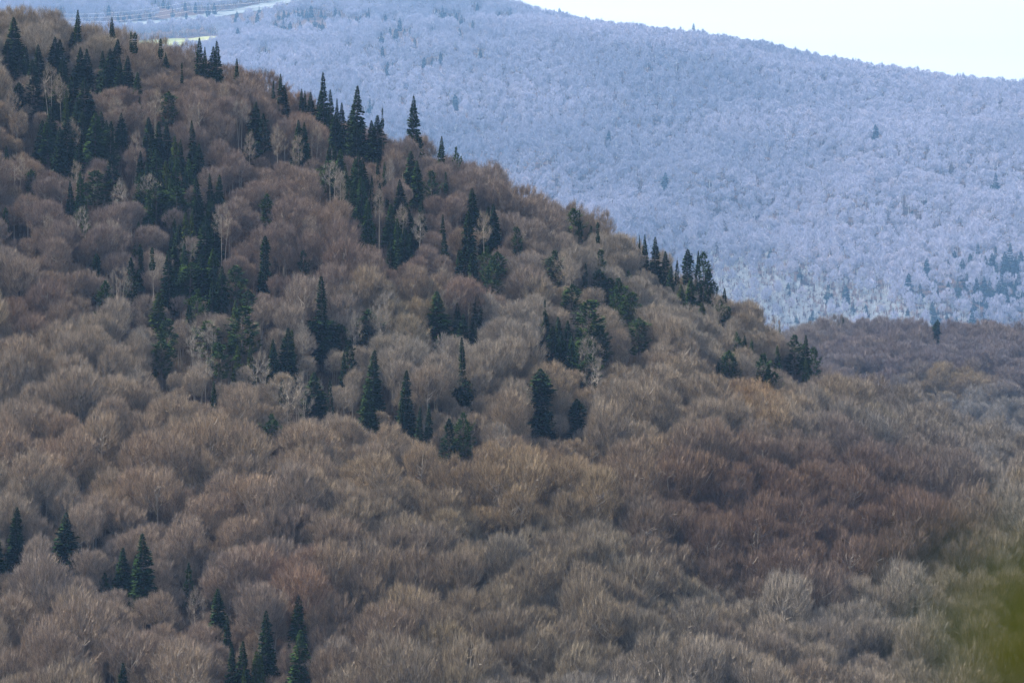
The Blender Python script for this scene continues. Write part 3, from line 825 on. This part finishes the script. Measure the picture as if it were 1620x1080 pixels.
far_ok &= ~((inpoly(fu, fv, FIELD) | inpoly(fu, fv - 9, FIELD) | inpoly(fu, fv - 15, FIELD)) & (fy > 3900 * FS)) & ~((inpoly(fu, fv, CUT) | inpoly(fu, fv - 7, CUT) | inpoly(fu, fv - 14, CUT)) & (fy > 4150 * FS))
for (u, v, h, y) in farpos:      # the hazy spruces stand clear of the crowns in front of them
    far_ok &= ~((np.abs(fu - u) < 9) & (fv > v + 8) & (fv < v + h + 20) & (fy < y + 5) & (fy > y - 500))
fx, fy, fz, fu, fv = fx[far_ok], fy[far_ok], fz[far_ok], fu[far_ok], fv[far_ok]
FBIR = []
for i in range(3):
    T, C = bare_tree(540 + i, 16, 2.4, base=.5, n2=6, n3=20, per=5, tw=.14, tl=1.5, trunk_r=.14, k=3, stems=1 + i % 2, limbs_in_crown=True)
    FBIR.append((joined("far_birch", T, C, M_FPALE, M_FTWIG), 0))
qb = rn.choice(len(fx), 1600, replace=False)
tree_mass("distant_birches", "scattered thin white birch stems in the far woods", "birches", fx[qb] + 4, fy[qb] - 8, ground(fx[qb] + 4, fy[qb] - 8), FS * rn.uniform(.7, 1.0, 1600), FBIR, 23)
ins = inpoly(fu, fv + rn.normal(0, 12, len(fv)), STAND) & (fy > 2700 * FS) & (rn.random(len(fx)) < .85)
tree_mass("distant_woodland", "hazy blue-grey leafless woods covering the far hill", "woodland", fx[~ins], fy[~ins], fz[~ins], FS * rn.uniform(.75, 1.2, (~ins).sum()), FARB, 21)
# pale young stand at the foot of the far hill, planted more closely
px, py = scatter(100, 850, 2850 * FS, 3330 * FS, 7.5, rn)
pz = ground(px, py); pu, pv, pd = project(px, py, pz)
m = inpoly(pu, pv + rn.normal(0, 24, len(pv)), STAND) & (rn.random(len(pu)) < .9)
tree_mass("pale_young_woodland", "whitish young trees along the foot of the far hill", "woodland", px[m], py[m], pz[m], FS * rn.uniform(.4, .72, m.sum()), PALE, 22)

# clearings on the far hill
def sheet(name, poly, lo, hi, mat, lift):
    xs, ys_ = np.meshgrid(np.linspace(-1200, 100, 260), np.linspace(lo * FS, hi * FS, 200))
    z = ground(xs, ys_)
    u, v, d = project(xs.ravel(), ys_.ravel(), z.ravel())
    ins = inpoly(u, v, poly)
    id_ = np.arange(xs.size).reshape(xs.shape)
    q = np.stack([id_[:-1, :-1], id_[:-1, 1:], id_[1:, 1:], id_[1:, :-1]], -1).reshape(-1, 4)
    q = q[ins[q].all(1)]
    used, inv = np.unique(q, return_inverse=True)
    V = np.c_[xs.ravel(), ys_.ravel(), z.ravel() + lift][used]
    me = bpy.data.meshes.new(name); me.from_pydata(V.tolist(), [], inv.reshape(-1, 4).tolist()); me.materials.append(mat); me.update()
    return tag(link(bpy.data.objects.new(name, me)), kind='structure')
M_FIELD = ground_mat("dry_meadow", (.14, .17, .07), (.25, .26, .11), .012)
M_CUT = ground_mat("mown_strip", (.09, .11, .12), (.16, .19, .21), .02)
sheet("meadow", FIELD, 3850, 4350, M_FIELD, 1.2)
sheet("cleared_strip", CUT, 4100, 4990, M_CUT, 1.2)

# power cables along the cleared strip
def cable(pts, r, name, label):
    B = MB(); out = []
    for (a, b) in zip(pts, pts[1:]):
        for t in np.linspace(0, 1, 12, endpoint=False):
            out.append((a[0] + (b[0] - a[0]) * t, a[1] + (b[1] - a[1]) * t, a[2] + (b[2] - a[2]) * t - 4 * t * (1 - t) * 9))
    out.append(pts[-1])
    B.limb(out, [r] * len(out), 4)
    m_, t_, b_ = new_mat("aluminium_cable", .5); b_.inputs["Base Color"].default_value = (.8, .8, .8, 1)
    o = link(bpy.data.objects.new(name, B.mesh(name, [m_], True)))
    return tag(o, label, "cable", "power cables over the cleared strip")
for k, dv in enumerate((-9, -3, 3)):
    cable([at(60, 30 + dv, 4050 * FS), at(300, 14 + dv * 1.2, 4200 * FS), at(540, -18 + dv * 1.4, 4330 * FS)], .16, "power_cable",
          "pale power cable above the cleared strip, %s of the three" % ("uppermost", "middle", "lowest")[k])

# ------------------------------------------------------------------ leafy shoot close to the lens, lower right
M_LEAF, t_, b_ = new_mat("young_leaf", .5)
b_.inputs["Base Color"].default_value = (.055, .068, .004, 1)
b_.inputs["Transmission Weight"].default_value = 0
tr = t_.nodes.new("ShaderNodeBsdfTranslucent"); tr.inputs[0].default_value = (.075, .09, .003, 1)
mx = t_.nodes.new("ShaderNodeMixShader"); mx.inputs[0].default_value = .35
t_.links.new(b_.outputs[0], mx.inputs[1]); t_.links.new(tr.outputs[0], mx.inputs[2]); t_.links.new(mx.outputs[0], t_.nodes["Material Output"].inputs[0])
root = link(bpy.data.objects.new("leafy_shrub", None)); root.location = (.40, 1.62, -2.1)
tag(root, "blurred yellow-green leafy shoot close by in the lower right corner", "shrub")
S, L = MB(), MB()
tip = Vector(at(1650, 965, 1.5)) - root.location
pts = [Vector((0, 0, -.3)), Vector((.02, -.02, 1.0)), Vector((0.02, -.05, 1.6)), tip]
S.limb([tuple(p) for p in pts], [.006, .005, .003, .0015], 6)
rl = random.Random(4)
for i in range(120):
    t = rl.uniform(0, 1)
    c = pts[2].lerp(tip, t) if i < 9 else tip + Vector((rl.gauss(.004, .018), rl.gauss(0, .02), rl.gauss(-.014, .017)))
    d = Vector((rl.gauss(-.1, 1), rl.gauss(0, .6), rl.gauss(.2, .7))).normalized()
    n = d.cross(Vector((rl.gauss(0, .3), 1, rl.gauss(0, .3)))).normalized()
    ln, wd = rl.uniform(.014, .024), rl.uniform(.004, .007)
    m1, m2 = c + d * ln * .35, c + d * ln * .7
    fold = d.cross(n) * .0015
    L.quad(tuple(c), tuple(m1 + n * wd), tuple(m2 + n * wd * .7), tuple(c + d * ln + fold)); L.quad(tuple(c), tuple(c + d * ln + fold), tuple(m2 - n * wd * .7), tuple(m1 - n * wd))
link(bpy.data.objects.new("stem", S.mesh("stem", [M_TRUNKC], True)), root)
link(bpy.data.objects.new("foliage", L.mesh("foliage", [M_LEAF])), root)

# ------------------------------------------------------------------ haze
def haze():
    x, y0, y1, z0, z1 = 5800, -400, 16500, float(GZ.min()) - 1.5, 600
    V = [(-x, y0, z0), (x, y0, z0), (x, y1, z0), (-x, y1, z0), (-x, y0, z1), (x, y0, z1), (x, y1, z1), (-x, y1, z1)]
    Fc = [(0, 3, 2, 1), (4, 5, 6, 7), (0, 1, 5, 4), (1, 2, 6, 5), (2, 3, 7, 6), (3, 0, 4, 7)]
    me = bpy.data.meshes.new("haze"); me.from_pydata(V, [], Fc)
    m = bpy.data.materials.new("haze_air"); m.use_nodes = True; t = m.node_tree; t.nodes.clear()
    o = t.nodes.new("ShaderNodeOutputMaterial"); pv = t.nodes.new("ShaderNodeVolumePrincipled")
    pv.inputs["Color"].default_value = (.27, .54, 1.0, 1)
    pv.inputs["Density"].default_value = .000047
    pv.inputs["Anisotropy"].default_value = .1
    t.links.new(pv.outputs[0], o.inputs["Volume"])
    me.materials.append(m)
    tag(link(bpy.data.objects.new("haze", me)), "pale blue haze thickening towards the far hill", "haze", kind='stuff')
haze()
print("bare", len(bx), "picked", len(pick), "conifers", len(placed), "far trees", len(fx), "farcon", len(fc), "z", GZ.min(), GZ.max())
